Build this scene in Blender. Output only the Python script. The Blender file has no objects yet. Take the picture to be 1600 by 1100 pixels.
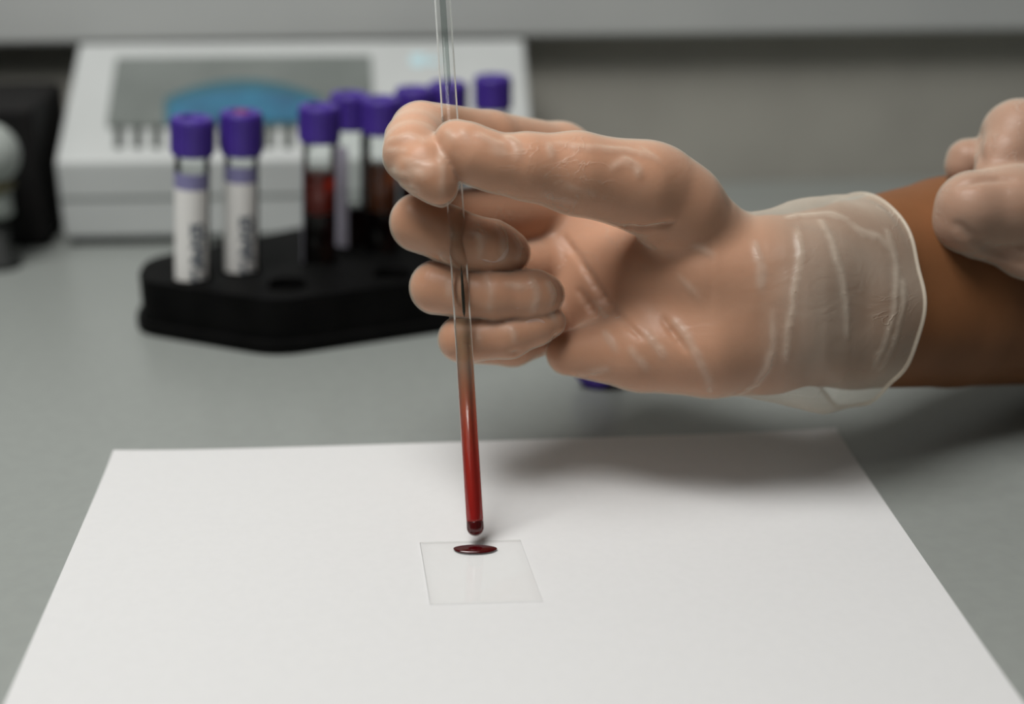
import bpy, bmesh, math, random
import numpy as np
from mathutils import Vector, Matrix
random.seed(4)

# ---------------------------------------------------------------- camera, world, lights, exposure
SC = bpy.context.scene
COL = SC.collection
PITCH = math.radians(21.3)
CAM_H = 0.25
F = 1600 * 50 / 36                       # focal length in pixels of a 1600 px wide frame
cam_d = bpy.data.cameras.new('camera')
cam_d.lens = 50; cam_d.sensor_width = 36; cam_d.clip_start = 0.01
cam_d.dof.use_dof = True; cam_d.dof.focus_distance = 0.505; cam_d.dof.aperture_fstop = 3.6
cam = bpy.data.objects.new('camera', cam_d); COL.objects.link(cam)
cam.location = (0, 0, CAM_H); cam.rotation_euler = (math.pi/2 - PITCH, 0, 0)
SC.camera = cam

world = bpy.data.worlds.new('room_light'); SC.world = world; world.use_nodes = True
world.node_tree.nodes['Background'].inputs[0].default_value = (0.93, 1.0, 0.97, 1)
world.node_tree.nodes['Background'].inputs[1].default_value = 0.025

def area(name, loc, target, size, power, color=(1, 1, 1)):
    l = bpy.data.lights.new(name, 'AREA'); l.shape = 'RECTANGLE'; l.size, l.size_y = size
    l.energy = power; l.color = color
    o = bpy.data.objects.new(name, l); COL.objects.link(o); o.location = loc
    o.rotation_euler = (Vector(target) - Vector(loc)).to_track_quat('-Z', 'Y').to_euler()
    return o
area('ceiling_lamp', (-0.28, 0.29, 1.05), (-0.06, 0.46, 0), (0.60, 0.45), 14.4, (1.0, 0.985, 0.955))
area('fill_light', (-0.9, -0.5, 1.6), (0.0, 0.5, 0), (1.4, 1.2), 4.5, (0.97, 1.0, 0.98))  # unseen fill lamp, added to soften the shadows of the key

vs = SC.view_settings
vs.view_transform = 'Standard'; vs.look = 'None'; vs.gamma = 1; vs.exposure = -0.12
vs.use_curve_mapping = False

# ---------------------------------------------------------------- helpers
CP, SP = math.cos(PITCH), math.sin(PITCH)
R_CAM = np.array([[1, 0, 0], [0, SP, CP], [0, CP, -SP]])     # columns: right, up, forward

def cam_to_world(v):
    return np.asarray(v, float) @ R_CAM.T + np.array([0, 0, CAM_H])
def C3(px, py, d):                        # pixel + depth -> camera-space metres (right, up, forward)
    return np.array([(px - 800) / F * d, (550 - py) / F * d, d])
def P(px, py, d):
    return Vector(cam_to_world(C3(px, py, d)))
def on_plane(px, py, z=0.0):              # where the ray through a pixel meets the height z
    r = cam_to_world(C3(px, py, 1.0)) - np.array([0, 0, CAM_H])
    t = (z - CAM_H) / r[2]
    return Vector((r[0]*t, r[1]*t, z))
def at_Y(px, py, Y):
    r = cam_to_world(C3(px, py, 1.0)) - np.array([0, 0, CAM_H])
    t = Y / r[1]
    return Vector((r[0]*t, Y, CAM_H + r[2]*t))

def tag(o, label=None, cat=None, group=None, kind=None):
    if label: o['label'] = label
    if cat: o['category'] = cat
    if group: o['group'] = group
    if kind: o['kind'] = kind
    return o
def empty(name, loc, rotz=0.0, label=None, cat=None, group=None):
    o = bpy.data.objects.new(name, None); COL.objects.link(o)
    o.location = loc; o.rotation_euler = (0, 0, rotz); o.empty_display_size = 0.02
    return tag(o, label, cat, group)
def link_mesh(name, me, mat, parent=None, loc=(0, 0, 0), smooth=False):
    o = bpy.data.objects.new(name, me); COL.objects.link(o); o.location = loc
    if mat: me.materials.append(mat)
    if smooth:
        me.polygons.foreach_set('use_smooth', [True] * len(me.polygons))
    if parent: o.parent = parent
    return o
def from_bm(name, bm, mat, parent=None, loc=(0, 0, 0), smooth=False, bevel=0, seg=2):
    me = bpy.data.meshes.new(name)
    bmesh.ops.recalc_face_normals(bm, faces=bm.faces[:])
    bm.to_mesh(me); bm.free()
    o = link_mesh(name, me, mat, parent, loc, smooth)
    if bevel:
        m = o.modifiers.new('bevel', 'BEVEL'); m.width = bevel; m.segments = seg
        m.limit_method = 'ANGLE'; m.angle_limit = math.radians(35)
    return o
def bm_box(bm, c, s, rot=None):
    r = bmesh.ops.create_cube(bm, size=1.0)
    M = Matrix.Translation(c) @ (rot or Matrix()) @ Matrix.Diagonal((*s, 1))
    bmesh.ops.transform(bm, matrix=M, verts=r['verts'])
def bm_prism(bm, pts, z0, z1):
    lo = [bm.verts.new((x, y, z0)) for x, y in pts]; hi = [bm.verts.new((x, y, z1)) for x, y in pts]
    n = len(pts)
    bm.faces.new(lo[::-1]); bm.faces.new(hi)
    for i in range(n):
        bm.faces.new((lo[i], lo[(i+1) % n], hi[(i+1) % n], hi[i]))
def bm_lathe(bm, prof, seg=40, a0=0.0, a1=2*math.pi, axis_pts=True):
    """revolve (r, z) profile round z; r = 0 points become poles"""
    full = abs(a1 - a0 - 2*math.pi) < 1e-6
    n = seg if full else seg + 1
    rings = []
    for r, z in prof:
        if r < 1e-7: rings.append([bm.verts.new((0, 0, z))])
        else: rings.append([bm.verts.new((r*math.cos(a0+(a1-a0)*k/seg), r*math.sin(a0+(a1-a0)*k/seg), z)) for k in range(n)])
    for a, b in zip(rings, rings[1:]):
        for k in range(seg):
            k2 = (k+1) % n
            if len(a) == 1 and len(b) == 1: continue
            if len(a) == 1: bm.faces.new((a[0], b[k2], b[k]))
            elif len(b) == 1: bm.faces.new((a[k], a[k2], b[0]))
            else: bm.faces.new((a[k], a[k2], b[k2], b[k]))

# ---------------------------------------------------------------- materials
def mat(name, color=(0.8, 0.8, 0.8), rough=0.5, metal=0.0, spec=0.5, **kw):
    m = bpy.data.materials.new(name); m.use_nodes = True
    b = m.node_tree.nodes['Principled BSDF']
    b.inputs['Base Color'].default_value = (*color, 1); b.inputs['Roughness'].default_value = rough
    b.inputs['Metallic'].default_value = metal; b.inputs['Specular IOR Level'].default_value = spec
    for k, v in kw.items(): b.inputs[k.replace('_', ' ')].default_value = v
    return m
def nodes(m): return m.node_tree.nodes, m.node_tree.links, m.node_tree.nodes['Principled BSDF']
def noise_color(m, c1, c2, scale, detail=4, lo=0.35, hi=0.65, bump=0.0, bscale=None, bdist=0.001):
    n, l, b = nodes(m)
    tc = n.new('ShaderNodeTexCoord'); nz = n.new('ShaderNodeTexNoise')
    nz.inputs['Scale'].default_value = scale; nz.inputs['Detail'].default_value = detail
    l.new(tc.outputs['Object'], nz.inputs['Vector'])
    cr = n.new('ShaderNodeValToRGB')
    cr.color_ramp.elements[0].position = lo; cr.color_ramp.elements[0].color = (*c1, 1)
    cr.color_ramp.elements[1].position = hi; cr.color_ramp.elements[1].color = (*c2, 1)
    l.new(nz.outputs['Fac'], cr.inputs['Fac']); l.new(cr.outputs['Color'], b.inputs['Base Color'])
    if bump:
        n2 = n.new('ShaderNodeTexNoise'); n2.inputs['Scale'].default_value = bscale or scale*4
        l.new(tc.outputs['Object'], n2.inputs['Vector'])
        bp = n.new('ShaderNodeBump'); bp.inputs['Strength'].default_value = bump; bp.inputs['Distance'].default_value = bdist
        l.new(n2.outputs['Fac'], bp.inputs['Height']); l.new(bp.outputs['Normal'], b.inputs['Normal'])
    return m
def thin_glass(name, tint=(0.97, 0.99, 0.98), ior=1.45, rough=0.03):
    m = bpy.data.materials.new(name); m.use_nodes = True
    n, l = m.node_tree.nodes, m.node_tree.links; n.remove(n['Principled BSDF'])
    out = n['Material Output']; mx = n.new('ShaderNodeMixShader'); fr = n.new('ShaderNodeFresnel')
    fr.inputs['IOR'].default_value = ior
    t = n.new('ShaderNodeBsdfTransparent'); t.inputs['Color'].default_value = (*tint, 1)
    g = n.new('ShaderNodeBsdfGlossy'); g.inputs['Roughness'].default_value = rough
    l.new(fr.outputs['Fac'], mx.inputs[0]); l.new(t.outputs[0], mx.inputs[1]); l.new(g.outputs[0], mx.inputs[2])
    l.new(mx.outputs[0], out.inputs['Surface'])
    return m

M_bench = noise_color(mat('bench_laminate', rough=0.30, spec=0.5), (0.25, 0.268, 0.255), (0.262, 0.281, 0.267), 160, bump=0.05, bscale=500, bdist=0.0003)
M_wall = noise_color(mat('painted_wall', rough=0.6), (0.33, 0.32, 0.285), (0.37, 0.36, 0.32), 14)
M_trim = noise_color(mat('trunking_plastic', rough=0.45), (0.42, 0.435, 0.43), (0.45, 0.465, 0.455), 9)
M_paper = noise_color(mat('white_paper', rough=0.85, spec=0.2), (0.618, 0.62, 0.622), (0.628, 0.63, 0.632), 300)
M_slide = thin_glass('slide_glass', (0.965, 0.963, 0.958), 1.5, 0.06)
M_glass = thin_glass('tube_glass', (0.95, 0.97, 0.96), 1.45, 0.05)
M_pip = thin_glass('pipette_glass', (0.985, 0.99, 0.985), 1.25, 0.12)
def edge_highlight(m, amount):               # white mixed into the grazing edges stands in for bright highlights
    n, l = m.node_tree.nodes, m.node_tree.links
    g = next(x for x in n if x.type == 'BSDF_GLOSSY'); mx = next(x for x in n if x.type == 'MIX_SHADER')
    d = n.new('ShaderNodeBsdfTranslucent'); d.inputs['Color'].default_value = (0.85, 0.87, 0.86, 1)
    d2 = n.new('ShaderNodeBsdfDiffuse'); d2.inputs['Color'].default_value = (0.85, 0.87, 0.86, 1)
    a_ = n.new('ShaderNodeAddShader'); l.new(d.outputs[0], a_.inputs[0]); l.new(d2.outputs[0], a_.inputs[1])
    m2 = n.new('ShaderNodeMixShader'); m2.inputs[0].default_value = amount
    l.new(g.outputs[0], m2.inputs[1]); l.new(a_.outputs[0], m2.inputs[2]); l.new(m2.outputs[0], mx.inputs[2])
edge_highlight(M_pip, 0.32)
M_blood = mat('blood_film', (0.05, 0.002, 0.003), 0.12, spec=0.6)
M_dark_blood = mat('settled_blood', (0.010, 0.002, 0.002), 0.25)
M_serum = mat('thin_blood', (0.42, 0.03, 0.012), 0.25)
M_serum2 = mat('orange_serum', (0.30, 0.075, 0.02), 0.25)
M_cap = noise_color(mat('purple_plastic', rough=0.42), (0.050, 0.022, 0.24), (0.062, 0.028, 0.28), 120)
M_cap2 = mat('purple_band', (0.20, 0.19, 0.36), 0.6)
M_white = noise_color(mat('device_shell', rough=0.42), (0.45, 0.47, 0.465), (0.48, 0.50, 0.495), 20)
M_panel = noise_color(mat('device_panel', rough=0.35), (0.125, 0.142, 0.133), (0.15, 0.168, 0.158), 30)
M_key = mat('dark_key', (0.02, 0.028, 0.022), 0.5)
M_cyan = mat('cyan_print', (0.45, 0.66, 0.72), 0.5)
M_black = noise_color(mat('black_plastic', rough=0.6, spec=0.08), (0.002, 0.002, 0.002), (0.004, 0.004, 0.004), 60)
M_blackbox = noise_color(mat('black_casing', rough=0.7, spec=0.2), (0.006, 0.006, 0.006), (0.009, 0.008, 0.008), 60)
M_pale = noise_color(mat('pale_rubber', rough=0.6), (0.30, 0.33, 0.31), (0.36, 0.39, 0.37), 40)
M_rubber = mat('dark_rubber', (0.012, 0.014, 0.013), 0.7)

def screen_mat():
    m = mat('screen_light', (0.01, 0.05, 0.09), 0.3)
    n, l, b = nodes(m)
    tc = n.new('ShaderNodeTexCoord'); nz = n.new('ShaderNodeTexNoise'); nz.inputs['Scale'].default_value = 28
    l.new(tc.outputs['Object'], nz.inputs['Vector'])
    cr = n.new('ShaderNodeValToRGB')
    cr.color_ramp.elements[0].position = 0.38; cr.color_ramp.elements[0].color = (0.02, 0.10, 0.20, 1)
    cr.color_ramp.elements[1].position = 0.62; cr.color_ramp.elements[1].color = (0.02, 0.26, 0.42, 1)
    l.new(nz.outputs['Fac'], cr.inputs['Fac']); l.new(cr.outputs['Color'], b.inputs['Emission Color'])
    b.inputs['Emission Strength'].default_value = 0.42
    return m
M_screen = screen_mat()
M_rim = mat('screen_rim', (0.02, 0.10, 0.13), 0.4)

def label_mat():
    """white paper label with rows of small dark print"""
    m = mat('printed_label', rough=0.7); n, l, b = nodes(m)
    tc = n.new('ShaderNodeTexCoord'); mp = n.new('ShaderNodeMapping'); l.new(tc.outputs['UV'], mp.inputs['Vector'])
    mp.inputs['Scale'].default_value = (7, 16, 1)
    nz = n.new('ShaderNodeTexNoise'); nz.inputs['Scale'].default_value = 1.0; nz.inputs['Detail'].default_value = 1
    l.new(mp.outputs['Vector'], nz.inputs['Vector'])
    sp = n.new('ShaderNodeSeparateXYZ'); l.new(tc.outputs['UV'], sp.inputs[0])
    def rng(sock, a, c):
        g = n.new('ShaderNodeMath'); g.operation = 'GREATER_THAN'; g.inputs[1].default_value = a; l.new(sock, g.inputs[0])
        h = n.new('ShaderNodeMath'); h.operation = 'LESS_THAN'; h.inputs[1].default_value = c; l.new(sock, h.inputs[0])
        k = n.new('ShaderNodeMath'); k.operation = 'MULTIPLY'; l.new(g.outputs[0], k.inputs[0]); l.new(h.outputs[0], k.inputs[1]); return k.outputs[0]
    a, c = rng(sp.outputs[0], 0.60, 0.92), rng(sp.outputs[1], 0.08, 0.70)
    t = n.new('ShaderNodeMath'); t.operation = 'GREATER_THAN'; t.inputs[1].default_value = 0.47; l.new(nz.outputs['Fac'], t.inputs[0])
    m1 = n.new('ShaderNodeMath'); m1.operation = 'MULTIPLY'; l.new(a, m1.inputs[0]); l.new(c, m1.inputs[1])
    m2 = n.new('ShaderNodeMath'); m2.operation = 'MULTIPLY'; l.new(m1.outputs[0], m2.inputs[0]); l.new(t.outputs[0], m2.inputs[1])
    mx = n.new('ShaderNodeMix'); mx.data_type = 'RGBA'
    mx.inputs[6].default_value = (0.74, 0.73, 0.71, 1); mx.inputs[7].default_value = (0.10, 0.12, 0.15, 1)
    l.new(m2.outputs[0], mx.inputs[0]); l.new(mx.outputs[2], b.inputs['Base Color'])
    return m
M_label = label_mat()
M_strip = mat('lavender_label', (0.50, 0.48, 0.58), 0.7)

def skin_mat(name='skin', x0=0.055, x1=0.135, tone0=(0.54, 0.235, 0.115, 1)):
    m = mat(name, rough=0.5, spec=0.3); n, l, b = nodes(m)
    noise_color(m, (0.86, 0.84, 0.80), (1.0, 1.0, 1.0), 45, detail=5, lo=0.3, hi=0.7, bump=0.12, bscale=700, bdist=0.0005)
    nz = b.inputs['Base Color'].links[0].from_socket
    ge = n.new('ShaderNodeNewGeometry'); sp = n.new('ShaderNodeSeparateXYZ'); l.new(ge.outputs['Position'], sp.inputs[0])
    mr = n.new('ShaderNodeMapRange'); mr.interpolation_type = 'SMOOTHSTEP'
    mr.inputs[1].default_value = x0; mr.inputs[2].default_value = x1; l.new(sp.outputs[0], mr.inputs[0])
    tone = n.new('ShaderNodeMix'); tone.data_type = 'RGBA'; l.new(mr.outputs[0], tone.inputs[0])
    tone.inputs[6].default_value = tone0; tone.inputs[7].default_value = (0.235, 0.098, 0.040, 1)  # palms paler, forearm tanned; the arm's shade is also put into this darker tone
    mu = n.new('ShaderNodeMix'); mu.data_type = 'RGBA'; mu.blend_type = 'MULTIPLY'; mu.inputs[0].default_value = 1
    l.new(tone.outputs[2], mu.inputs[6]); l.new(nz, mu.inputs[7]); l.new(mu.outputs[2], b.inputs['Base Color'])
    b.inputs['Subsurface Weight'].default_value = 0.12
    b.inputs['Subsurface Radius'].default_value = (1.0, 0.35, 0.18)
    b.inputs['Subsurface Scale'].default_value = 0.005
    return m
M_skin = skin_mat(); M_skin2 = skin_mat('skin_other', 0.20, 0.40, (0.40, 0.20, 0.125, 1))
M_nail = mat('nail', (0.56, 0.32, 0.25), 0.35)

def glove_mat(name, base=0.16, edge=0.5, wrinkle=0.35):
    """thin vinyl film: see-through face on, whiter where it is seen through more film; creased"""
    m = bpy.data.materials.new(name); m.use_nodes = True
    n, l, b = nodes(m); out = n['Material Output']
    b.inputs['Base Color'].default_value = (0.76, 0.69, 0.58, 1); b.inputs['Roughness'].default_value = 0.32
    b.inputs['Specular IOR Level'].default_value = 0.5
    tc = n.new('ShaderNodeTexCoord')
    mp = n.new('ShaderNodeMapping'); mp.inputs['Scale'].default_value = (1.0, 1.0, 1.6); l.new(tc.outputs['Object'], mp.inputs['Vector'])
    nz = n.new('ShaderNodeTexNoise'); nz.inputs['Scale'].default_value = 60; nz.inputs['Detail'].default_value = 3; nz.inputs['Distortion'].default_value = 1.2
    l.new(mp.outputs['Vector'], nz.inputs['Vector'])
    # ridged noise -> thin crease lines
    s = n.new('ShaderNodeMath'); s.operation = 'SUBTRACT'; s.inputs[1].default_value = 0.5; l.new(nz.outputs['Fac'], s.inputs[0])
    ab = n.new('ShaderNodeMath'); ab.operation = 'ABSOLUTE'; l.new(s.outputs[0], ab.inputs[0])
    mr = n.new('ShaderNodeMapRange'); mr.inputs[1].default_value = 0.0; mr.inputs[2].default_value = 0.02; mr.inputs[3].default_value = 1.0; mr.inputs[4].default_value = 0.0
    l.new(ab.outputs[0], mr.inputs[0])
    mask = n.new('ShaderNodeTexNoise'); mask.inputs['Scale'].default_value = 22; l.new(tc.outputs['Object'], mask.inputs['Vector'])
    mk = n.new('ShaderNodeMapRange'); mk.inputs[1].default_value = 0.52; mk.inputs[2].default_value = 0.66; l.new(mask.outputs['Fac'], mk.inputs[0])
    cre = n.new('ShaderNodeMath'); cre.operation = 'MULTIPLY'; l.new(mr.outputs[0], cre.inputs[0]); l.new(mk.outputs[0], cre.inputs[1])
    bp = n.new('ShaderNodeBump'); bp.inputs['Strength'].default_value = wrinkle; bp.inputs['Distance'].default_value = 0.0012
    ad = n.new('ShaderNodeMath'); ad.operation = 'ADD'; l.new(cre.outputs[0], ad.inputs[0]); l.new(nz.outputs['Fac'], ad.inputs[1])
    l.new(ad.outputs[0], bp.inputs['Height']); l.new(bp.outputs['Normal'], b.inputs['Normal'])
    lw = n.new('ShaderNodeLayerWeight'); lw.inputs['Blend'].default_value = 0.5
    pw = n.new('ShaderNodeMath'); pw.operation = 'POWER'; pw.inputs[1].default_value = 2.5; l.new(lw.outputs['Facing'], pw.inputs[0])
    f1 = n.new('ShaderNodeMath'); f1.operation = 'MULTIPLY_ADD'; f1.inputs[1].default_value = edge; f1.inputs[2].default_value = base; l.new(pw.outputs[0], f1.inputs[0])
    f2 = n.new('ShaderNodeMath'); f2.operation = 'MULTIPLY_ADD'; f2.inputs[1].default_value = 0.10; f2.use_clamp = True
    l.new(cre.outputs[0], f2.inputs[0]); l.new(f1.outputs[0], f2.inputs[2])
    at = n.new('ShaderNodeAttribute'); at.attribute_name = 'bunched'      # film doubled up in a fold
    f3 = n.new('ShaderNodeMath'); f3.operation = 'MULTIPLY_ADD'; f3.inputs[1].default_value = 0.13; f3.use_clamp = True
    l.new(at.outputs['Fac'], f3.inputs[0]); l.new(f2.outputs[0], f3.inputs[2]); f2 = f3
    tr = n.new('ShaderNodeBsdfTransparent'); tr.inputs['Color'].default_value = (0.97, 0.96, 0.94, 1)
    mx = n.new('ShaderNodeMixShader'); l.new(f2.outputs[0], mx.inputs[0]); l.new(tr.outputs[0], mx.inputs[1]); l.new(b.outputs[0], mx.inputs[2])
    l.new(mx.outputs[0], out.inputs['Surface'])
    return m
M_glove = glove_mat('vinyl_glove')
M_cuff = glove_mat('vinyl_cuff', base=0.22, edge=0.6, wrinkle=0.7)

# ---------------------------------------------------------------- setting
W_ROT = math.radians(5)
wall_o = Vector((0, 0.958, 0))
def wall_box(name, x0, x1, y0, y1, z0, z1, m, bevel=0.0, **kw):
    bm = bmesh.new(); bm_box(bm, ((x0+x1)/2, (y0+y1)/2, (z0+z1)/2), (x1-x0, y1-y0, z1-z0))
    o = from_bm(name, bm, m, None, wall_o, bevel=bevel); o.rotation_euler = (0, 0, W_ROT)
    return tag(o, **kw)
wall_box('wall_back', -2.2, 2.2, 0, 0.05, -0.9, 1.6, M_wall, kind='structure')
wall_box('trim_1', -2.1, 2.1, -0.022, 0.0, 0.104, 0.30, M_trim, 0.003, kind='structure')

bm = bmesh.new(); bm_box(bm, (0, 0, -0.02), (3.4, 1.9, 0.04))
bmf = bmesh.new(); bm_box(bmf, (0, -0.6, -0.925), (5.0, 4.5, 0.05))
tag(from_bm('floor', bmf, noise_color(mat('floor_vinyl', rough=0.5), (0.30, 0.30, 0.29), (0.34, 0.34, 0.33), 12)), kind='structure')
bench = from_bm('lab_bench', bm, M_bench, None, (0, 0.985-0.955, 0), bevel=0.003)
bench.rotation_euler = (0, 0, W_ROT)
bench.location = wall_o + Matrix.Rotation(W_ROT, 3, 'Z') @ Vector((0, -0.951, 0))
tag(bench, 'grey laminate laboratory bench top under the paper and the tube rack', 'bench')

# ---------------------------------------------------------------- paper, slide, blood spot
fl, fr = on_plane(178, 711), on_plane(1305, 676)
ux = (fr - fl).normalized(); uy = Vector((-ux.y, ux.x, 0))
w = (fr - fl).length
bm = bmesh.new()
nx, ny = 24, 16
def paper_z(u, v):                        # nearly flat, corners lift by a hair
    return 0.0006 + 0.0012 * max(0, (abs(u-0.5)*2) ** 6) * max(0, (abs(v-0.5)*2) ** 6)
top = [[bm.verts.new(fl + ux*w*i/nx - uy*0.212*j/ny + Vector((0, 0, paper_z(i/nx, j/ny)))) for j in range(ny+1)] for i in range(nx+1)]
for i in range(nx):
    for j in range(ny): bm.faces.new((top[i][j], top[i][j+1], top[i+1][j+1], top[i+1][j]))
ctr = fl + ux*w/2 - uy*0.106
for v in bm.verts: v.co -= ctr
paper = from_bm('paper_sheet', bm, M_paper, None, ctr)
sm = paper.modifiers.new('thick', 'SOLIDIFY'); sm.thickness = 0.0005; sm.offset = -1
tag(paper, 'white sheet of paper lying on the bench under the glass slide', 'paper')

s = [on_plane(672, 946, 0.001), on_plane(848, 941, 0.001), on_plane(813, 846, 0.001), on_plane(656, 850, 0.001)]
sc_ = sum(s, Vector()) / 4
bm = bmesh.new(); bm_prism(bm, [(p.x - sc_.x, p.y - sc_.y) for p in s], 0.0, 0.0009)
slide = from_bm('glass_slide', bm, M_slide, None, (sc_.x, sc_.y, 0.0009), bevel=0.00015, seg=1)
tag(slide, 'small clear square glass slide lying on the white paper', 'slide')

bc = on_plane(742, 858, 0.0019)
bm = bmesh.new()
N = 36
prof = [(1.0, 0.0), (0.97, 0.25), (0.85, 0.55), (0.6, 0.8), (0.3, 0.95), (0, 1.0)]
bm_lathe(bm, prof, N)
for v in bm.verts:
    a = math.atan2(v.co.y, v.co.x); k = 1 + 0.03*math.sin(3*a+0.6) + 0.02*math.sin(5*a)
    v.co.x *= 0.0077*k; v.co.y *= 0.0030*k; v.co.z *= 0.0009
spot = from_bm('blood_drop', bm, M_blood, None, bc, smooth=True)
tag(spot, 'dark red drop of blood spread on the glass slide below the pipette', 'blood')

# ---------------------------------------------------------------- glass pipette
D0 = 0.505
p_tip, p_top = P(743.5, 838, 0.5065), P(686, -90, 0.512)
ax = (p_top - p_tip); L = ax.length; ax.normalize()
pip = empty('glass_pipette', p_tip, label='thin glass pipette with red blood inside held upright by the gloved fingers', cat='pipette')
pip.rotation_mode = 'QUATERNION'; pip.rotation_quaternion = Vector((0, 0, 1)).rotation_difference(ax)
RO, RI = 0.0031, 0.0029
bm = bmesh.new()
pr = [(0, 0)] + [(RO*math.sin(a), RO - RO*math.cos(a)) for a in np.linspace(0.2, math.pi/2, 8)] + [(RO, L*0.5), (RO*0.95, L), (RI*0.8, L), (RI*0.8, L-0.0005)]
bm_lathe(bm, pr, 36)
from_bm('glass_barrel', bm, M_pip, pip, smooth=True)
# the bore: a narrow thick-walled channel that darkens the middle of the empty barrel
bm = bmesh.new(); bm_lathe(bm, [(0.0002, 0.158), (0.0011, 0.162), (0.0011, L-0.0005)], 20)
from_bm('bore', bm, thin_glass('bore_glass', (0.74, 0.77, 0.76), 1.02, 0.1), pip, smooth=True)
def blood_column_mat():
    m = mat('blood_column', rough=0.18, spec=0.5); n, l, b = nodes(m); out = n['Material Output']
    tc = n.new('ShaderNodeTexCoord'); sp = n.new('ShaderNodeSeparateXYZ'); l.new(tc.outputs['Object'], sp.inputs[0])
    mr = n.new('ShaderNodeMapRange'); mr.inputs[1].default_value = 0.0; mr.inputs[2].default_value = 0.080; l.new(sp.outputs[2], mr.inputs[0])
    cr = n.new('ShaderNodeValToRGB'); e = cr.color_ramp.elements
    e[0].position = 0.0; e[0].color = (0.34, 0.008, 0.008, 1)
    e[1].position = 1.0; e[1].color = (0.40, 0.27, 0.16, 1)
    for p_, c_ in ((0.10, (0.52, 0.018, 0.014)), (0.35, (0.54, 0.040, 0.024)), (0.52, (0.50, 0.085, 0.040)), (0.68, (0.45, 0.165, 0.075)), (0.84, (0.42, 0.25, 0.14))):
        k = e.new(p_); k.color = (*c_, 1)
    l.new(mr.outputs[0], cr.inputs['Fac']); l.new(cr.outputs['Color'], b.inputs['Base Color'])
    b.inputs['Subsurface Weight'].default_value = 0.3; b.inputs['Subsurface Scale'].default_value = 0.003
    al = n.new('ShaderNodeMapRange'); al.inputs[1].default_value = 0.045; al.inputs[2].default_value = 0.078; al.inputs[3].default_value = 1.0; al.inputs[4].default_value = 0.25
    l.new(sp.outputs[2], al.inputs[0]); l.new(al.outputs[0], b.inputs['Alpha'])
    return m
bm = bmesh.new()
bm_lathe(bm, [(0, 0.0042), (RI*0.5, 0.0045), (RI*0.97, 0.0056), (RI, 0.0062), (RI, 0.0775), (0, 0.0768)], 32)
from_bm('blood_column', bm, blood_column_mat(), pip, smooth=True)
bm = bmesh.new()
bm_lathe(bm, [(0, 0.0004)] + [(RI*1.02*math.sin(a), RO - (RO-0.0004)*math.cos(a)) for a in np.linspace(0.25, math.pi/2, 7)] + [(RI, 0.0050), (RI*0.9, 0.0062), (RI*0.5, 0.0056), (0, 0.0053)], 32)
o = from_bm('blood_tip', bm, mat('tip_blood', (0.13, 0.003, 0.004), 0.15), pip, smooth=True); o['label'] = 'darker blood gathered in the rounded tip'

bm = bmesh.new()                           # dark dried sliver on the inner wall
bm_lathe(bm, [(0, 0.078), (0.0005, 0.080), (0.0006, 0.086), (0.0004, 0.093), (0, 0.097)], 12)
o = from_bm('dried_streak', bm, mat('dried_blood', (0.02, 0.018, 0.010), 0.4), pip, smooth=True)
o.location = (0.0008, -0.0012, 0); o['label'] = 'dark dried sliver inside the barrel'

# ---------------------------------------------------------------- tube rack
RZ = 0.028
A, B, Cc, Dd, E, Fp = (-0.186, 0.668), (-0.112, 0.636), (0.035, 0.700), (0.035, 0.81), (-0.055, 0.81), (-0.189, 0.702)
def fillet(pts, r, n=5):
    out = []
    for i in range(len(pts)):
        p, a, b = Vector(pts[i]), Vector(pts[i-1]), Vector(pts[(i+1) % len(pts)])
        u, v = (a-p).normalized(), (b-p).normalized()
        s_, e_ = p + u*r, p + v*r
        for k in range(n+1):
            t = k/n; q = s_*(1-t)**2 + p*2*t*(1-t) + e_*t*t; out.append((q.x, q.y))
    return out
rc = Vector((-0.08, 0.72, 0))
rel = [(x-rc.x, y-rc.y) for x, y in (A, B, Cc, Dd, E, Fp)]
rack = empty('tube_rack', rc, label='black plastic rack holding the purple-capped tubes on the bench', cat='rack')
# tubes: (cap centre px, Y of the tube axis, kind)
tubes = [  # px of axis at cap, Y, style
    (301, 0.671, 'white'), (378, 0.684, 'white_short'), (499, 0.698, 'blood'), (547, 0.728, 'strip'),
    (596, 0.716, 'orange'), (648, 0.742, 'blood'), (700, 0.757, 'strip'), (770, 0.776, 'white')]
TOPZ = 0.109
holes, leans = [], []
for px, Y, st in tubes:
    xt = (px-800)/F*(Y*CP + (CAM_H-TOPZ+0.02)*SP); xb = (px-800)/F*(Y*CP + (CAM_H-RZ)*SP)
    holes.append((xb, Y)); leans.append((xt-xb)/(TOPZ-0.02-RZ))
extra = [(-0.110, 0.660), (-0.060, 0.676), (-0.025, 0.690), (0.010, 0.712)]
bm = bmesh.new(); bm_prism(bm, fillet(rel, 0.012), 0.006, RZ)
body = from_bm('rack_body', bm, None, None)
bmc = bmesh.new()
for x, y in holes + extra:
    r = bmesh.ops.create_cone(bmc, cap_ends=True, segments=24, radius1=0.0092, radius2=0.0092, depth=0.06)
    bmesh.ops.translate(bmc, verts=r['verts'], vec=(x-rc.x, y-rc.y, 0.008+0.03))
cut = from_bm('cutter', bmc, None)
md = body.modifiers.new('holes', 'BOOLEAN'); md.object = cut; md.operation = 'DIFFERENCE'; md.solver = 'EXACT'; md.use_self = True
bpy.context.view_layer.update(); dg = bpy.context.evaluated_depsgraph_get()
me = bpy.data.meshes.new_from_object(body.evaluated_get(dg))
bpy.data.objects.remove(body); bpy.data.objects.remove(cut)
link_mesh('rack_body', me, M_black, rack)
bm = bmesh.new(); bm_prism(bm, fillet([(x*1.03, y*1.03) for x, y in rel], 0.014), 0.0, 0.007)
from_bm('rack_foot', bm, M_black, rack, bevel=0.001)
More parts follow.
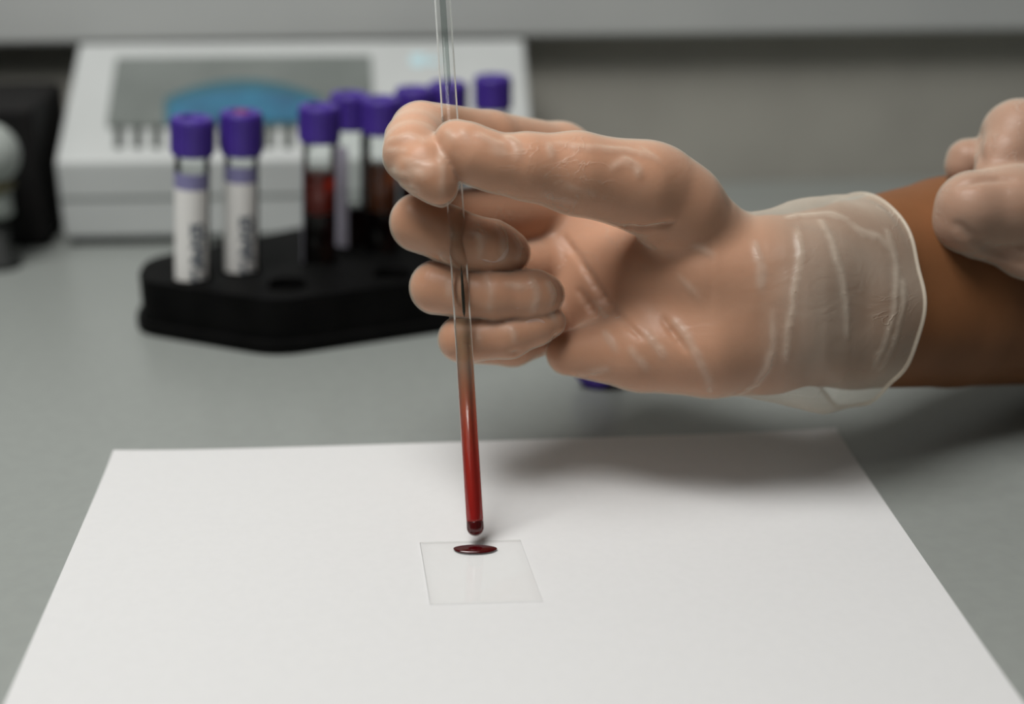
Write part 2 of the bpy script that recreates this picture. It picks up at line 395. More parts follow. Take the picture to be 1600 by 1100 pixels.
for x, y in holes + extra:
    bm = bmesh.new()
    bm_lathe(bm, [(0.0092, RZ-0.001), (0.0092, RZ+0.0008), (0.0096, RZ+0.0011), (0.0100, RZ+0.0008), (0.0101, RZ-0.0005)], 24)
    from_bm('hole_rim', bm, M_black, rack, (x-rc.x, y-rc.y, 0), smooth=True)

def make_tube(name, loc, style, rz, label, lean=(0, 0)):
    t = empty(name, loc, rz, label, 'tube', 'purple-capped tubes standing in the black rack')
    t.rotation_euler = (lean[0], lean[1], rz)
    R = 0.0084; H = 0.094 if style != 'white_short' else 0.092
    bm = bmesh.new()
    bm_lathe(bm, [(0, 0)] + [(R*math.sin(a), R - R*math.cos(a)) for a in np.linspace(0.3, math.pi/2, 6)] + [(R, H)], 28)
    from_bm('glass_tube', bm, M_glass, t, smooth=True)
    ct = TOPZ - 0.009; cb = ct - 0.018 if style != 'white_short' else ct - 0.021
    RC = 0.0101
    bm = bmesh.new()
    bm_lathe(bm, [(R*1.02, cb), (RC*0.98, cb), (RC, cb+0.0008), (RC, ct-0.0015), (RC*0.93, ct), (0.0055, ct), (0.0050, ct-0.002), (0, ct-0.0022)], 40)
    c = from_bm('cap', bm, M_cap, t, smooth=False, bevel=0.0003, seg=1)
    for k in range(20):                    # grip ribs round the cap
        a = 2*math.pi*k/20
        bmr = bmesh.new(); bm_box(bmr, (RC*math.cos(a), RC*math.sin(a), (cb+ct)/2), (0.0008, 0.0011, (ct-cb)*0.8), Matrix.Rotation(a, 4, 'Z'))
        if k == 0: rib0 = from_bm('cap_rib', bmr, M_cap, c)
        else:
            bmr.free(); r = rib0.copy(); COL.objects.link(r); r.rotation_euler = (0, 0, a)
    if style == 'white_short':
        bm = bmesh.new(); bm_lathe(bm, [(0, ct+0.0006), (0.003, ct+0.0004), (0.0042, ct-0.001)], 20)
        o = from_bm('stopper', bm, mat('red_stopper', (0.16, 0.02, 0.10), 0.5), t, smooth=True); o['label'] = 'dull red rubber stopper in the cap'
    def label_sheet(nm, z0, z1, a0, a1, m, r=R+0.0002):
        bm = bmesh.new(); uv = bm.loops.layers.uv.new('uv'); n = 20
        va = [[bm.verts.new((r*math.cos(a0+(a1-a0)*k/n), r*math.sin(a0+(a1-a0)*k/n), z)) for k in range(n+1)] for z in (z0, z1)]
        for k in range(n):
            f = bm.faces.new((va[0][k], va[0][k+1], va[1][k+1], va[1][k]))
            for lp, u_, v_ in zip(f.loops, (k/n, (k+1)/n, (k+1)/n, k/n), (0, 0, 1, 1)): lp[uv].uv = (u_, v_)
        return from_bm(nm, bm, m, t, smooth=True)
    def fill(nm, z0, z1, m, r=R-0.0007):
        bm = bmesh.new()
        if z0 < R: prof = [(0, 0.0008)] + [(r*math.sin(a), R - (R-0.0008)*math.cos(a)) for a in np.linspace(0.3, math.pi/2, 6)] + [(r, z1), (0, z1-0.0003)]
        else: prof = [(0, z0), (r, z0), (r, z1), (0, z1-0.0003)]
        bm_lathe(bm, prof, 28); return from_bm(nm, bm, m, t, smooth=True)
    d = math.radians
    if style in ('white', 'white_short'):
        label_sheet('label', 0.012, 0.066, d(-178), d(-18), M_label)
        label_sheet('label_band', 0.066, 0.074, d(-178), d(-18), M_cap2)
    elif style == 'blood':
        fill('blood', 0.0, 0.046, M_dark_blood); fill('thin_blood', 0.046, 0.066, M_serum)
        label_sheet('label', 0.016, 0.070, d(-200), d(-155), M_strip)
    elif style == 'strip':
        fill('blood', 0.0, 0.040, M_dark_blood)
        label_sheet('label', 0.012, 0.074, d(-150), d(-85), M_strip)
    elif style == 'orange':
        fill('blood', 0.0, 0.042, M_dark_blood); fill('thin_blood', 0.042, 0.066, M_serum2)
    return t
labels = ['white-labelled tube with a purple cap, leftmost in the black rack',
          'purple-capped tube with narrow white label, second from the left in the rack',
          'purple-capped tube with bright red over black blood, leftmost of the blood tubes',
          'purple-capped tube with lavender label strip between the red and orange blood tubes',
          'purple-capped blood tube with orange layer, right against the gloved index finger',
          'purple-capped tube mostly hidden behind the bent gloved index knuckle',
          'purple-capped tube directly behind the clear upper part of the glass pipette',
          'rightmost purple-capped tube, above the index finger, before the right edge of the white device']
for (px, Y, st), (x, y), lb, le in zip(tubes, holes, labels, leans):
    make_tube('blood_tube', (x - le*(RZ-0.0085), y, 0.0088), st, math.radians(random.uniform(-8, 8)), lb, (0, math.atan(le)))

# a tube lying on the bench under the palm: only its purple cap end peeks out
q = on_plane(928, 611, 0.0)
t = make_tube('blood_tube', (0, 0, 0), 'white', 0, 'purple-capped tube lying on the bench below the gloved palm')
t.rotation_euler = (math.radians(90), 0, math.radians(-14))
del t['group']
t.location = (q.x + 0.0245, q.y + 0.0975, 0.0103)

# ---------------------------------------------------------------- white analyser behind
DR = math.radians(3.5)
f0, f1 = on_plane(101, 386), None
dv = empty('analyser', (f0.x, f0.y, 0), DR, 'white bench-top analyser with grey display panel standing behind the tubes', 'analyser')
WD, DP, ZF, ZB = 0.281, 0.095, 0.0535, 0.106
z0 = 0.005
prof = [(0, z0), (DP, z0), (DP, ZB-0.003), (DP-0.004, ZB), (0.004, ZF+0.001), (0, ZF-0.002)]
bm = bmesh.new()
l_ = [bm.verts.new((0, y, z)) for y, z in prof]; r_ = [bm.verts.new((WD, y, z)) for y, z in prof]
bm.faces.new(l_); bm.faces.new(r_[::-1])
for i in range(len(prof)): bm.faces.new((l_[i], r_[i], r_[(i+1) % len(prof)], l_[(i+1) % len(prof)]))
from_bm('housing', bm, M_white, dv, bevel=0.003, seg=3)
for x in (0.02, WD-0.02):
    for y in (0.012, DP-0.015):
        bm = bmesh.new(); bm_lathe(bm, [(0, 0), (0.008, 0), (0.009, 0.002), (0.008, z0+0.0005), (0, z0+0.0005)], 20)
        from_bm('foot', bm, M_rubber, dv, (x, y, 0), smooth=True)
bm = bmesh.new(); bm_box(bm, (WD/2, 0.006, 0.0028), (WD*0.97, 0.006, 0.0052))
from_bm('gap_shade_strip', bm, M_rubber, dv)  # dark strip standing in for the shade in the gap under the housing
slope = math.atan2(ZB-ZF-0.001, DP-0.008)
S0 = Vector((0, 0.004, ZF+0.001)); sv = Vector((0, math.cos(slope), math.sin(slope))); nv = Vector((0, -math.sin(slope), math.cos(slope)))
SL = Matrix.Translation(S0) @ Matrix.Rotation(slope, 4, 'X')      # (x across, y up the slope, z out of it)
LS = (ZB-ZF-0.001)/math.sin(slope)
def slope_prism(name, pts, z0, z1, m, parent=dv, bevel=0):
    bm = bmesh.new(); bm_prism(bm, pts, z0, z1); bmesh.ops.transform(bm, matrix=SL, verts=bm.verts[:])
    return from_bm(name, bm, m, parent, bevel=bevel)
def sl_uv(px, py):                         # pixel on the sloped face -> (x, y) on it
    M = Matrix.Translation(dv.location) @ Matrix.Rotation(DR, 4, 'Z') @ SL; Mi = M.inverted()
    o_ = Mi @ Vector((0, 0, CAM_H)); t_ = Mi @ P(px, py, 1.0); d_ = t_ - o_
    k = -o_.z/d_.z; r = o_ + d_*k; return (r.x, r.y)
pan = [sl_uv(166, 201), sl_uv(464, 201), sl_uv(585, 201), sl_uv(580, 88), sl_uv(182, 92)]
slope_prism('display_panel', fillet(pan, 0.003), -0.001, 0.0012, M_panel)
# lens-shaped screen
arc = []
for k in range(17):
    tt = k/16; px = 258 + (505-258)*tt; py = 158 - 30*math.sin(math.pi*tt) ** 0.8
    arc.append(sl_uv(px, py))
slope_prism('screen_rim', [sl_uv(258, 198)] + arc + [sl_uv(505, 196)], 0.0008, 0.0020, M_rim)
arc2 = []
for k in range(17):
    tt = k/16; px = 266 + (497-266)*tt; py = 166 - 22*math.sin(math.pi*tt) ** 0.8
    arc2.append(sl_uv(px, py))
slope_prism('screen', [sl_uv(266, 194)] + arc2 + [sl_uv(497, 193)], 0.0015, 0.0026, M_screen)
for k in range(11):
    px = 186 + 29.3*k
    p = [sl_uv(px-6.5, 232), sl_uv(px+6.5, 232), sl_uv(px+7, 198), sl_uv(px-6, 198)]
    slope_prism('key', p, -0.0005, 0.0022, M_key, bevel=0.0004)
# small cyan mark right of the display
mk = slope_prism('logo_mark', fillet([sl_uv(642, 103), sl_uv(664, 103), sl_uv(664, 86), sl_uv(642, 86)], 0.003), 0.0, 0.0004, M_cyan)
slope_prism('logo_bar', [sl_uv(668, 100), sl_uv(684, 100), sl_uv(684, 91), sl_uv(668, 91)], 0.0, 0.0004, M_cyan, mk)
# front seam
bm = bmesh.new(); bm_box(bm, (WD/2, -0.0002, 0.030), (WD*0.99, 0.0012, 0.0008)); from_bm('front_seam', bm, M_panel, dv)

# ---------------------------------------------------------------- black casing left of it and the pale bulb bottle in front
g = on_plane(-40, 398)
bb = empty('black_unit', (g.x-0.10, g.y, 0), math.radians(4), 'black equipment casing standing left of the white analyser', 'equipment')
bm = bmesh.new(); bm_prism(bm, [(0, 0), (0.141, 0), (0.141, 0.082), (0, 0.082)], 0.004, 0.085)
from_bm('casing', bm, M_blackbox, bb, bevel=0.004, seg=3)
bm = bmesh.new(); bm_box(bm, (0.070, -0.0005, 0.045), (0.11, 0.002, 0.05)); from_bm('front_plate', bm, M_black, bb, bevel=0.0006)
for x in (0.015, 0.126):
    for y in (0.015, 0.068):
        bm = bmesh.new(); bm_lathe(bm, [(0, 0), (0.006, 0), (0.006, 0.0045), (0, 0.0045)], 16); from_bm('foot', bm, M_rubber, bb, (x, y, 0))
pb = on_plane(-10, 400)
pb.y -= 0.02
bt = empty('bulb_bottle', (at_Y(-12, 300, pb.y).x, pb.y, 0), 0, 'pale grey round-headed bottle cut by the left frame edge before the black casing', 'bottle')
bt['label'] = 'pale grey rubber bulb on a dark stand, cut by the left frame edge'; bt['category'] = 'bulb'; bt.name = 'rubber_bulb'
bm = bmesh.new(); bm_lathe(bm, [(0, 0), (0.010, 0), (0.011, 0.001), (0.011, 0.004), (0.006, 0.007), (0.006, 0.031), (0, 0.032)], 32); from_bm('stand', bm, M_rubber, bt, smooth=True)
bm = bmesh.new(); bm_lathe(bm, [(0.0090, 0.030), (0.0100, 0.031), (0.0100, 0.046), (0.008, 0.049)], 32); from_bm('neck', bm, M_pale, bt, smooth=True)
bm = bmesh.new(); bm_lathe(bm, [(0.0095, 0.0455), (0.0125, 0.0462), (0.0125, 0.0495), (0.008, 0.0505)], 32)
from_bm('collar', bm, mat('ochre_collar', (0.10, 0.085, 0.03), 0.6), bt, smooth=True)
bm = bmesh.new(); bm_lathe(bm, [(0, 0.0485)] + [(0.0178*math.sin(a), 0.0655 - 0.0178*math.cos(a)) for a in np.linspace(0.42, math.pi-0.15, 14)] + [(0, 0.0833)], 36)
from_bm('bulb', bm, M_pale, bt, smooth=True)

# ---------------------------------------------------------------- hands: signed-distance sculpting in camera-aligned millimetres
def pt(px, py, dmm):                       # dmm = distance from the camera along its axis, in mm
    return C3(px, py, dmm)
class Field:
    def __init__(s, lo, hi, h):
        s.lo = np.array(lo, np.float32); s.h = h
        s.n = np.ceil((np.array(hi)-s.lo)/h).astype(int) + 1
        s.f = np.full(s.n, 40.0, np.float32)
    def region(s, lo, hi):
        a = np.clip(np.floor((lo-s.lo)/s.h).astype(int), 0, s.n); b = np.clip(np.ceil((hi-s.lo)/s.h).astype(int)+1, 0, s.n)
        return tuple(slice(i, j) for i, j in zip(a, b))
    def grid(s, sl):
        return np.meshgrid(*[s.lo[i] + s.h*np.arange(sl[i].start, sl[i].stop, dtype=np.float32) for i in range(3)], indexing='ij', sparse=True)
def cone_sdf(G, a, b, ra, rb):
    X, Y, Z = G; ba = b-a; L2 = float(ba@ba) + 1e-9
    t = np.clip(((X-a[0])*ba[0] + (Y-a[1])*ba[1] + (Z-a[2])*ba[2])/L2, 0, 1)
    return np.sqrt((X-a[0]-t*ba[0])**2 + (Y-a[1]-t*ba[1])**2 + (Z-a[2]-t*ba[2])**2) - (ra + (rb-ra)*t)
def smin(a, b, k):
    if k <= 0: return np.minimum(a, b)
    h = np.maximum(k - np.abs(a-b), 0)/k
    return np.minimum(a, b) - h*h*k*0.25
def smax(a, b, k): return -smin(-a, -b, k)
def chain(fd, prims, k_in, k_out, carve=False):
    """prims: list of (a, b, ra, rb) -> blended among themselves with k_in, into the field with k_out"""
    m = 6 + k_out + k_in
    lo = np.min([np.minimum(a-ra, b-rb) for a, b, ra, rb in prims], 0) - m
    hi = np.max([np.maximum(a+ra, b+rb) for a, b, ra, rb in prims], 0) + m
    sl = fd.region(lo, hi); G = fd.grid(sl); d = None
    for a, b, ra, rb in prims:
        c = cone_sdf(G, a, b, ra, rb); d = c if d is None else smin(d, c, k_in)
    if carve: fd.f[sl] = smax(fd.f[sl], -d, k_out)
    else: fd.f[sl] = smin(fd.f[sl], d, k_out)
def poly(pts, k=0):
    """[(px,py,dmm,r_px), ...] -> cones, radii given in pixels at that depth"""
    q = [(pt(x, y, d), r*d/F) for x, y, d, r in pts]
    return [(q[i][0], q[i+1][0], q[i][1], q[i+1][1]) for i in range(len(q)-1)]

def surface_nets(f, level, lo, h):
    s = f < level
    nx, ny, nz = f.shape
    C = [(i, j, k) for i in (0, 1) for j in (0, 1) for k in (0, 1)]
    cnt = np.zeros((nx-1, ny-1, nz-1), np.uint8)
    for i, j, k in C: cnt += s[i:nx-1+i, j:ny-1+j, k:nz-1+k]
    act = np.argwhere((cnt > 0) & (cnt < 8))
    idx = np.full(cnt.shape, -1, np.int32); idx[tuple(act.T)] = np.arange(len(act))
    v = np.stack([f[act[:, 0]+i, act[:, 1]+j, act[:, 2]+k] - level for i, j, k in C], 1)
    pos = np.zeros((len(act), 3), np.float32); num = np.zeros(len(act), np.float32)
    for e0 in range(8):
        for e1 in range(e0+1, 8):
            c0, c1 = np.array(C[e0]), np.array(C[e1])
            if np.abs(c0-c1).sum() != 1: continue
            a, b = v[:, e0], v[:, e1]; mk = (a < 0) != (b < 0)
            t = np.where(mk, a/np.where(mk, a-b, 1), 0)[:, None]
            pos += np.where(mk[:, None], c0 + (c1-c0)*t, 0); num += mk
    pos = (pos/num[:, None] + act)*h + lo
    faces = []
    for ax in range(3):
        o1, o2 = (ax+1) % 3, (ax+2) % 3
        a = [slice(None)]*3; b = [slice(None)]*3; a[ax] = slice(0, -1); b[ax] = slice(1, None)
        sa, sb = s[tuple(a)], s[tuple(b)]
        e = np.argwhere(sa != sb)
        ok = (e[:, o1] > 0) & (e[:, o2] > 0) & (e[:, o1] < f.shape[o1]-1) & (e[:, o2] < f.shape[o2]-1)
        e = e[ok]; ins = sa[tuple(e.T)]
        d1 = np.zeros(3, int); d1[o1] = 1; d2 = np.zeros(3, int); d2[o2] = 1
        q = np.stack([idx[tuple((e-d1-d2).T)], idx[tuple((e-d2).T)], idx[tuple(e.T)], idx[tuple((e-d1).T)]], 1)
        q[~ins] = q[~ins][:, ::-1]
        faces.append(q)
    return pos, np.concatenate(faces)
def smooth_mesh(v, q, it=2, lam=0.5):
    e = np.concatenate([q[:, [0, 1]], q[:, [1, 2]], q[:, [2, 3]], q[:, [3, 0]]])
    for _ in range(it):
        acc = np.zeros_like(v); c = np.zeros(len(v), np.float32)
        for ax in range(3): acc[:, ax] = np.bincount(e[:, 0], v[e[:, 1], ax], len(v)) + np.bincount(e[:, 1], v[e[:, 0], ax], len(v))
        c = np.bincount(e.ravel(), minlength=len(v)).astype(np.float32)
        v = v + lam*(acc/np.maximum(c, 1)[:, None] - v)
    return v
def grid_object(name, v, q, m, parent, origin, attr=None):
    """camera-space mm + quads -> world mesh object whose vertices are relative to origin"""
    wv = cam_to_world(v*0.001) - np.array(origin)
    used = np.unique(q); mp = np.full(len(v), -1, np.int64); mp[used] = np.arange(len(used))
    wv = wv[used]; q = mp[q]
    me = bpy.data.meshes.new(name)
    me.vertices.add(len(wv)); me.vertices.foreach_set('co', wv.astype(np.float32).ravel())
    me.loops.add(q.size); me.loops.foreach_set('vertex_index', q.astype(np.int32).ravel())
    me.polygons.add(len(q)); me.polygons.foreach_set('loop_start', np.arange(0, q.size, 4, dtype=np.int32))
    me.polygons.foreach_set('use_smooth', np.ones(len(q), bool))
    me.update(calc_edges=True); me.validate()
    if attr is not None:
        at = me.attributes.new('bunched', 'FLOAT', 'POINT'); at.data.foreach_set('value', attr[used].astype(np.float32))
    return link_mesh(name, me, m, parent)
def sample(f, fl_, v):                     # trilinear
    g = (v - fl_.lo)/fl_.h; i0 = np.clip(np.floor(g).astype(int), 0, fl_.n-2); t = g - i0; r = 0
    for i in (0, 1):
        for j in (0, 1):
            for k in (0, 1):
                w_ = np.abs(1-i-t[:, 0])*np.abs(1-j-t[:, 1])*np.abs(1-k-t[:, 2])
                r = r + w_*f[i0[:, 0]+i, i0[:, 1]+j, i0[:, 2]+k]
    return r

person_o = P(1560, 600, 590); person_o = Vector(cam_to_world(C3(1650, 600, 0.6)))
person_o.z = 0
person = empty('person', person_o, label='person in thin clear gloves, bare forearm, holding the glass pipette upright', cat='person')

# ---- right arm and hand
b = 505
lo = np.array([pt(585, 660, 470)[0], pt(600, 660, 680)[1], 480]) ; hi = np.array([382, pt(800, 120, 600)[1], 715])
fd = Field(lo, hi, 0.85)
PALM = []
# forearm (radius / ulna side) running away to the right, wrist
chain(fd, poly([(1215, 418, 536, 78), (1330, 405, 555, 90), (1480, 395, 584, 118), (1700, 380, 628, 150), (1900, 370, 652, 150)]), 2, 0)
chain(fd, poly([(1215, 522, 536, 80), (1330, 508, 556, 100), (1480, 486, 586, 119), (1700, 466, 628, 132), (1900, 440, 654, 132)]), 2, 14)
# carpus and metacarpals
chain(fd, poly([(1215, 470, 536, 85), (1130, 470, 542, 86)]), 2, 14)
for p_ in ([(1130, 400, 550, 58), (876, 242, 570, 46)], [(1140, 440, 551, 54), (872, 325, 572, 45)], [(1150, 490, 551, 54), (875, 410, 567, 44)], [(1150, 530, 545, 56), (882, 495, 556, 40)]):
    chain(fd, poly(p_), 2, 10)
# thenar and hypothenar pads
chain(fd, poly([(920, 400, 566, 44), (975, 420, 551, 54), (1040, 425, 536, 64), (1100, 428, 528, 70), (1160, 445, 530, 78)]), 8, 18)
chain(fd, poly([(930, 490, 559, 44), (1020, 480, 545, 60)]), 8, 18)
chain(fd, poly([(888, 552, 534, 34), (1000, 547, 530, 64), (1110, 540, 529, 80), (1190, 530, 534, 84)]), 2, 9)
# proximal phalanges
chain(fd, poly([(876, 242, 569, 46), (765, 222, 541, 47), (658, 207, 519, 47)]), 2, 5)
chain(fd, poly([(872, 325, 571, 45), (655, 348, 526, 45)]), 2, 4)
chain(fd, poly([(875, 410, 567, 43), (682, 449, 526, 41)]), 2, 4)
chain(fd, poly([(882, 500, 555, 39), (800, 532, 538, 39), (722, 531, 526, 35)]), 2, 3)
# folded middle and end phalanges
chain(fd, poly([(658, 207, 519, 47), (648, 224, 508, 46), (645, 240, 499, 45), (664, 262, 493, 43), (678, 280, 490, 36), (687, 293, 489, 26)]), 2.0, 0.5)
chain(fd, poly([(655, 348, 523, 45), (700, 366, 518, 42), (735, 381, 517, 42), (768, 387, 518, 41), (789, 393, 520, 35), (799, 396, 521, 28)]), 2.0, 0.3)
chain(fd, poly([(682, 449, 524, 41), (730, 458, 519, 37), (775, 462, 517, 37), (822, 462, 519, 38), (840, 461, 520, 36), (853, 461, 522, 28)]), 2.0, 0.3)
chain(fd, poly([(720, 530, 524, 35), (795, 526, 520, 32), (840, 509, 521, 28), (860, 503, 522, 23)]), 2.0, 0.3)
# thumb
TH = poly([(1120, 390, 533, 70), (1060, 330, 519, 66), (1000, 291, 509, 66), (900, 271, 501, 60), (822, 260, 495, 48), (775, 255, 492, 41), (742, 243, 491, 41), (722, 229, 491, 35), (708, 218, 492, 27)])
chain(fd, TH[:3], 4, 4)
chain(fd, TH[3:], 4, 1.5)
chain(fd, TH[2:4], 4, 1.5)
chain(fd, poly([(1065, 316, 520, 56), (1030, 291, 515, 60)]), 2, 6)

def surf_d(fl_, px, py):                   # depth of the surface under a pixel
    ds = np.arange(482, 600, 0.4)
    P3 = np.stack([(px-800)/F*ds, (550-py)/F*ds, ds], 1)
    ii = np.round((P3-fl_.lo)/fl_.h).astype(int)
    okm = np.all((ii >= 0) & (ii < fl_.n), 1); vals = np.where(okm, fl_.f[tuple(np.clip(ii, 0, fl_.n-1).T)], 9)
    k = np.argmax(vals < 0); return ds[k] if vals[k] < 0 else None
def fold(fl_, pix, r=3.0, k=1.8, sink=0.2, carve=False):
    pts = []
    for i in range(len(pix)-1):
        (x0, y0), (x1, y1) = pix[i], pix[i+1]
        for t_ in np.linspace(0, 1, 6)[:-1]:
            x, y = x0+(x1-x0)*t_, y0+(y1-y0)*t_; d = surf_d(fl_, x, y)
            if d is not None and (not pts or abs(d - pts[-1][2]) < 6): pts.append((x, y, d+sink, r))
    if len(pts) > 1:
        n_ = len(pts); pts = [(x, y, d, r_*(0.35 + 0.65*math.sin(math.pi*(i_+0.5)/n_))) for i_, (x, y, d, r_) in enumerate(pts)]
        chain(fl_, poly(pts), 1, k, carve)
# palm and finger creases pressed into the hand
for cr_, r_ in (([(882, 372), (905, 405), (930, 445), (965, 492), (1012, 538)], 5), ([(905, 455), (940, 505), (965, 545)], 4),
                ([(866, 522), (862, 545), (846, 574)], 5), ([(1035, 498), (1058, 530), (1075, 552)], 3.5),
                ([(800, 548), (826, 560), (850, 556)], 3), ([(960, 352), (1010, 357), (1062, 346)], 6)):
    fold(fd, cr_, r_, 2.0, -0.2, True)
vb, qb = surface_nets(fd.f, 0.0, fd.lo, fd.h); vb = smooth_mesh(vb, qb, 2)
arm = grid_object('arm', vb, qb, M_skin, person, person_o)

# glove: a film just over the hand, loose at the tips, with pressed folds, flaring into a loose cuff over the wrist
gl = fd
gl.f = gl.f - 0.5
chain(gl, poly([(680, 282, 489, 30), (690, 303, 489, 14), (692, 318, 490, 4)]), 1, 3)
# cuff rings: x px, centre y, depth mm, half height px, half depth px
CR = [(1150, 478, 536, 110, 70), (1178, 478, 536, 138, 108), (1206, 477, 538, 150, 130), (1232, 477, 540, 160, 140), (1260, 478, 542, 167, 145), (1290, 476, 546, 171, 148),
      (1318, 473, 550, 169, 146), (1345, 470, 553, 164, 147), (1375, 466, 557, 156, 146), (1410, 462, 562, 150, 145), (1450, 458, 567, 146, 143)]
cx_ = [C3(x, y, d)[0] for x, y, d, a, b in CR]; cy_ = [C3(x, y, d)[1] for x, y, d, a, b in CR]; cd_ = [d for x, y, d, a, b in CR]
ch_ = [a*d/F for x, y, d, a, b in CR]; cz_ = [b*d/F for x, y, d, a, b in CR]
LEAN, RIM = 0.62, cx_[7]                    # rim plane: the near side of the cuff reaches further up the arm
def cuff_scale(X, a):
    t = np.clip((X - cx_[1])/(RIM - cx_[1]), 0, 1.3)
    return 1 + 0.035*t*(0.5*np.sin(3*a+1.0+2*t) + 0.4*np.sin(5*a+0.3-3*t) + 0.35*np.sin(9*a+2.2+5*t)) + 0.018*np.sin(7*a+9*t)*np.sin(3*np.minimum(t, 1))
sl = gl.region(np.array([cx_[0], -60, 490]), np.array([cx_[-1], 60, 620])); X, Y, Z = gl.grid(sl)
ip = lambda q: np.interp(X.ravel(), cx_, q).reshape(X.shape).astype(np.float32)
hy, hz = ip(ch_), ip(cz_); u_, v_ = (Y-ip(cy_))/hy, (Z-ip(cd_))/hz
rho = np.sqrt(u_*u_ + v_*v_); ang = np.arctan2(u_, -v_)
d_ = (rho/cuff_scale(X, ang) - 1)*np.minimum(hy, hz)
before = gl.f[sl].copy()
far = np.clip((X - cx_[3])/(cx_[5]-cx_[3]), 0, 1)
gl.f[sl] = np.where(X < cx_[0], before, smin(before + far*30, d_, 5))
folds = [[(1052, 500), (1072, 522), (1090, 556), (1108, 592), (1110, 614)], [(1207, 490), (1209, 540), (1200, 575), (1180, 600), (1142, 622)],
         [(985, 545), (1000, 562), (1014, 580)], [(1008, 518), (1028, 542), (1042, 562)], [(945, 520), (970, 555)],
         [(792, 214), (806, 224), (811, 236), (805, 250)], [(858, 226), (863, 250)], [(776, 352), (787, 368), (789, 390), (781, 412)], [(830, 438), (838, 452), (838, 470), (831, 490)],
         [(689, 236), (692, 270), (690, 314)], [(612, 268), (645, 276), (688, 270)], [(632, 250), (660, 260), (682, 260)], [(625, 288), (660, 298)], [(640, 262), (668, 284)],
         [(870, 226), (920, 232), (980, 236), (1020, 246)], [(765, 236), (800, 243)], [(955, 264), (978, 250), (996, 262), (1000, 278)], [(745, 210), (775, 226), (792, 228)],
         [(1180, 380), (1190, 420), (1188, 460)], [(1238, 470), (1246, 430), (1252, 395), (1244, 350)], [(1283, 345), (1300, 380), (1312, 420), (1322, 470), (1324, 540)],
         [(1328, 352), (1350, 366), (1372, 372), (1392, 392)], 
         [(1386, 362), (1398, 400), (1401, 440), (1397, 490), (1384, 535), (1360, 580)], [(1240, 475), (1232, 520), (1228, 575)], [(1232, 340), (1265, 338), (1300, 336), (1330, 348)],
         [(1410, 440), (1412, 470), (1398, 530), (1370, 585)], [(690, 395), (700, 410)], [(735, 360), (770, 372)], [(790, 445), (825, 450)]]
flat = gl.f.copy()
for fo in folds: fold(gl, fo, 2.1, 1.8, 0.15)
fine = [[(745, 348), (753, 375), (748, 408)], [(702, 345), (713, 380)], [(802, 368), (813, 388), (806, 410)], [(760, 432), (768, 460), (764, 492)],
        [(856, 440), (866, 460), (858, 482)], [(862, 488), (868, 505)], [(698, 205), (714, 224)], [(722, 204), (736, 226)], [(850, 302), (905, 318)],
        [(604, 236), (640, 236)], [(608, 220), (640, 212), (668, 224)], [(930, 470), (955, 505)], [(1080, 380), (1122, 402)], [(1060, 430), (1102, 472)],
        [(700, 440), (705, 470)], [(745, 515), (750, 550)], [(800, 512), (806, 540)], [(880, 290), (940, 306)], [(1000, 232), (1040, 260)], [(905, 585), (960, 575)]]
for fo in fine: fold(gl, fo, 1.5, 1.6, 0.15)
vg, qg = surface_nets(gl.f, 0.0, gl.lo, gl.h); vg = smooth_mesh(vg, qg, 2)
cut_ = vg[:, 0] + LEAN*(vg[:, 2] - 551)
keep = np.all(cut_[qg] < RIM, 1)
glove = grid_object('glove', vg, qg[keep], M_glove, person, person_o, np.clip(sample(flat, gl, vg)/0.40, 0, 1) + 0.75*np.clip((vg[:, 0]/vg[:, 2]*F + 800 - 1190)/70, 0, 1))
glove['label'] = 'thin clear vinyl glove with a loose cuff on the hand holding the pipette'
# rolled hem round the open end
ring = []
for k in range(120):
    a = 2*math.pi*k/120; X = RIM
    for _ in range(30):
        g_ = lambda q: float(np.interp(X, cx_, q)); sc2 = float(cuff_scale(X, a))
        Z = g_(cd_) - g_(cz_)*sc2*math.cos(a); Y = g_(cy_) + g_(ch_)*sc2*math.sin(a)
        X = 0.5*X + 0.5*(RIM - LEAN*(Z-551))
    ring.append(Vector(cam_to_world(np.array([X-0.4, Y, Z])*0.001)) - person_o)
bm = bmesh.new(); c_ = sum(ring, Vector())/120; rr = []
for k in range(120):
    t_ = (ring[(k+1) % 120]-ring[k-1]).normalized(); o_ = ring[k]-c_; o_ = (o_ - t_*o_.dot(t_)).normalized(); b_ = t_.cross(o_)
    rr.append([bm.verts.new(ring[k] + (o_*math.cos(a)+b_*math.sin(a))*0.0008) for a in np.linspace(0, 2*math.pi, 9)[:-1]])
for k in range(120):
    for j in range(8): bm.faces.new((rr[k][j], rr[k][(j+1) % 8], rr[(k+1) % 120][(j+1) % 8], rr[(k+1) % 120][j]))
M_hem = glove_mat('vinyl_hem', base=0.42, edge=0.4, wrinkle=0.2)
from_bm('hem', bm, M_hem, glove, smooth=True)

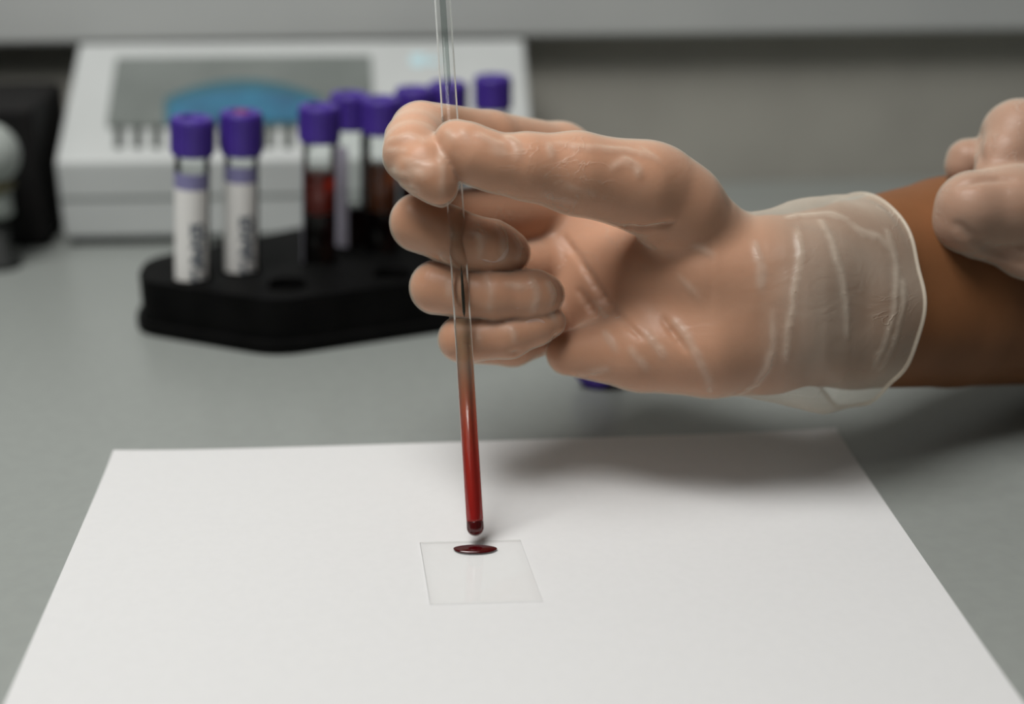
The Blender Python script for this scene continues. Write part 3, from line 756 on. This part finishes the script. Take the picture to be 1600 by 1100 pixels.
# nails under the film
def nail(cpx, cpy, d, ang, lx, ly, nrm):
    bm = bmesh.new()
    r = bmesh.ops.create_uvsphere(bm, u_segments=20, v_segments=10, radius=1)
    ex = Vector(R_CAM @ np.array([math.cos(ang), math.sin(ang), 0])); n_ = Vector(R_CAM @ np.array(nrm)).normalized()
    ex = (ex - n_*ex.dot(n_)).normalized(); ey = n_.cross(ex)
    for v in bm.verts:
        x, y, z = v.co; sx = abs(x)**0.8*(1 if x > 0 else -1)
        bow = -0.35*y*y*ly
        v.co = ex*(sx*lx) + ey*(y*ly) + n_*(z*0.0006 + bow*0.5)
    p_ = Vector(cam_to_world(C3(cpx, cpy, d*0.001))) - person_o
    return from_bm('nail', bm, M_nail, arm, p_, smooth=True)
nails = [(766, 385, 509.2, -0.2, 0.0068, 0.0056, (0.16, 0.05, -1)), (818, 460, 510.6, 0.0, 0.0066, 0.0055, (0.10, 0.03, -1)), (832, 513, 515.2, 0.3, 0.0052, 0.0034, (0.10, -0.45, -1))]
for a_ in nails: nail(*a_)

# ---- left hand resting on that forearm
lo = np.array([pt(1440, 550, 500)[0], pt(1500, 520, 590)[1], 485]); hi = np.array([398, pt(1500, 90, 560)[1], 615])
f2 = Field(lo, hi, 1.0)
back = lambda pts: poly([(x, y, d+13, r) for x, y, d, r in pts])
chain(f2, back([(1660, 315, 548, 95), (1760, 320, 548, 105), (1860, 325, 545, 95), (2000, 320, 540, 105), (2230, 310, 530, 125)]), 3, 0)
chain(f2, back([(1670, 350, 538, 70), (1760, 360, 538, 85)]), 3, 12)
# back of the hand / knuckles
chain(f2, back([(1650, 240, 545, 75), (1592, 214, 545, 56)]), 3, 10)
chain(f2, back([(1650, 330, 535, 68), (1585, 322, 530, 60), (1520, 325, 528, 55)]), 3, 7)
chain(f2, back([(1520, 325, 528, 54), (1512, 345, 530, 48), (1530, 368, 534, 36)]), 3, 2.0)
chain(f2, back([(1680, 415, 535, 50), (1600, 395, 535, 36), (1545, 376, 536, 28), (1520, 366, 537, 24)]), 3, 1.0)
chain(f2, back([(1640, 260, 556, 44), (1560, 250, 556, 38), (1512, 250, 556, 29), (1505, 262, 556, 26)]), 3, 1.5)
chain(f2, back([(1592, 214, 545, 54), (1575, 240, 540, 42), (1560, 270, 538, 36)]), 3, 3)
for cr_, r_ in (([(1496, 352), (1520, 372), (1545, 388), (1600, 410), (1650, 425)], 6), ([(1535, 205), (1528, 235), (1535, 262)], 4), ([(1500, 290), (1540, 282), (1590, 280)], 3)):
    fold(f2, cr_, r_, 3.0, -0.3, True)
v2, q2 = surface_nets(f2.f, 0.0, f2.lo, f2.h); v2 = smooth_mesh(v2, q2, 3)
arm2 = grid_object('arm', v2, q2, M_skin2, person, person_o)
gl = f2; gl.f = gl.f - 0.6
for fo in [[(1530, 215), (1528, 245), (1538, 262)], [(1545, 222), (1540, 250)], [(1500, 358), (1540, 385), (1595, 408)], [(1580, 300), (1598, 330)]]: fold(gl, fo, 3.4, 2.5)
v3, q3 = surface_nets(gl.f, 0.0, gl.lo, gl.h); v3 = smooth_mesh(v3, q3, 2)
keep = np.all((v3[:, 0]/v3[:, 2]*F + 800)[q3] < 1900, 1)
glove2 = grid_object('glove', v3, q3[keep], M_glove, person, person_o)
glove2['label'] = 'thin clear glove on the other hand resting on the forearm'
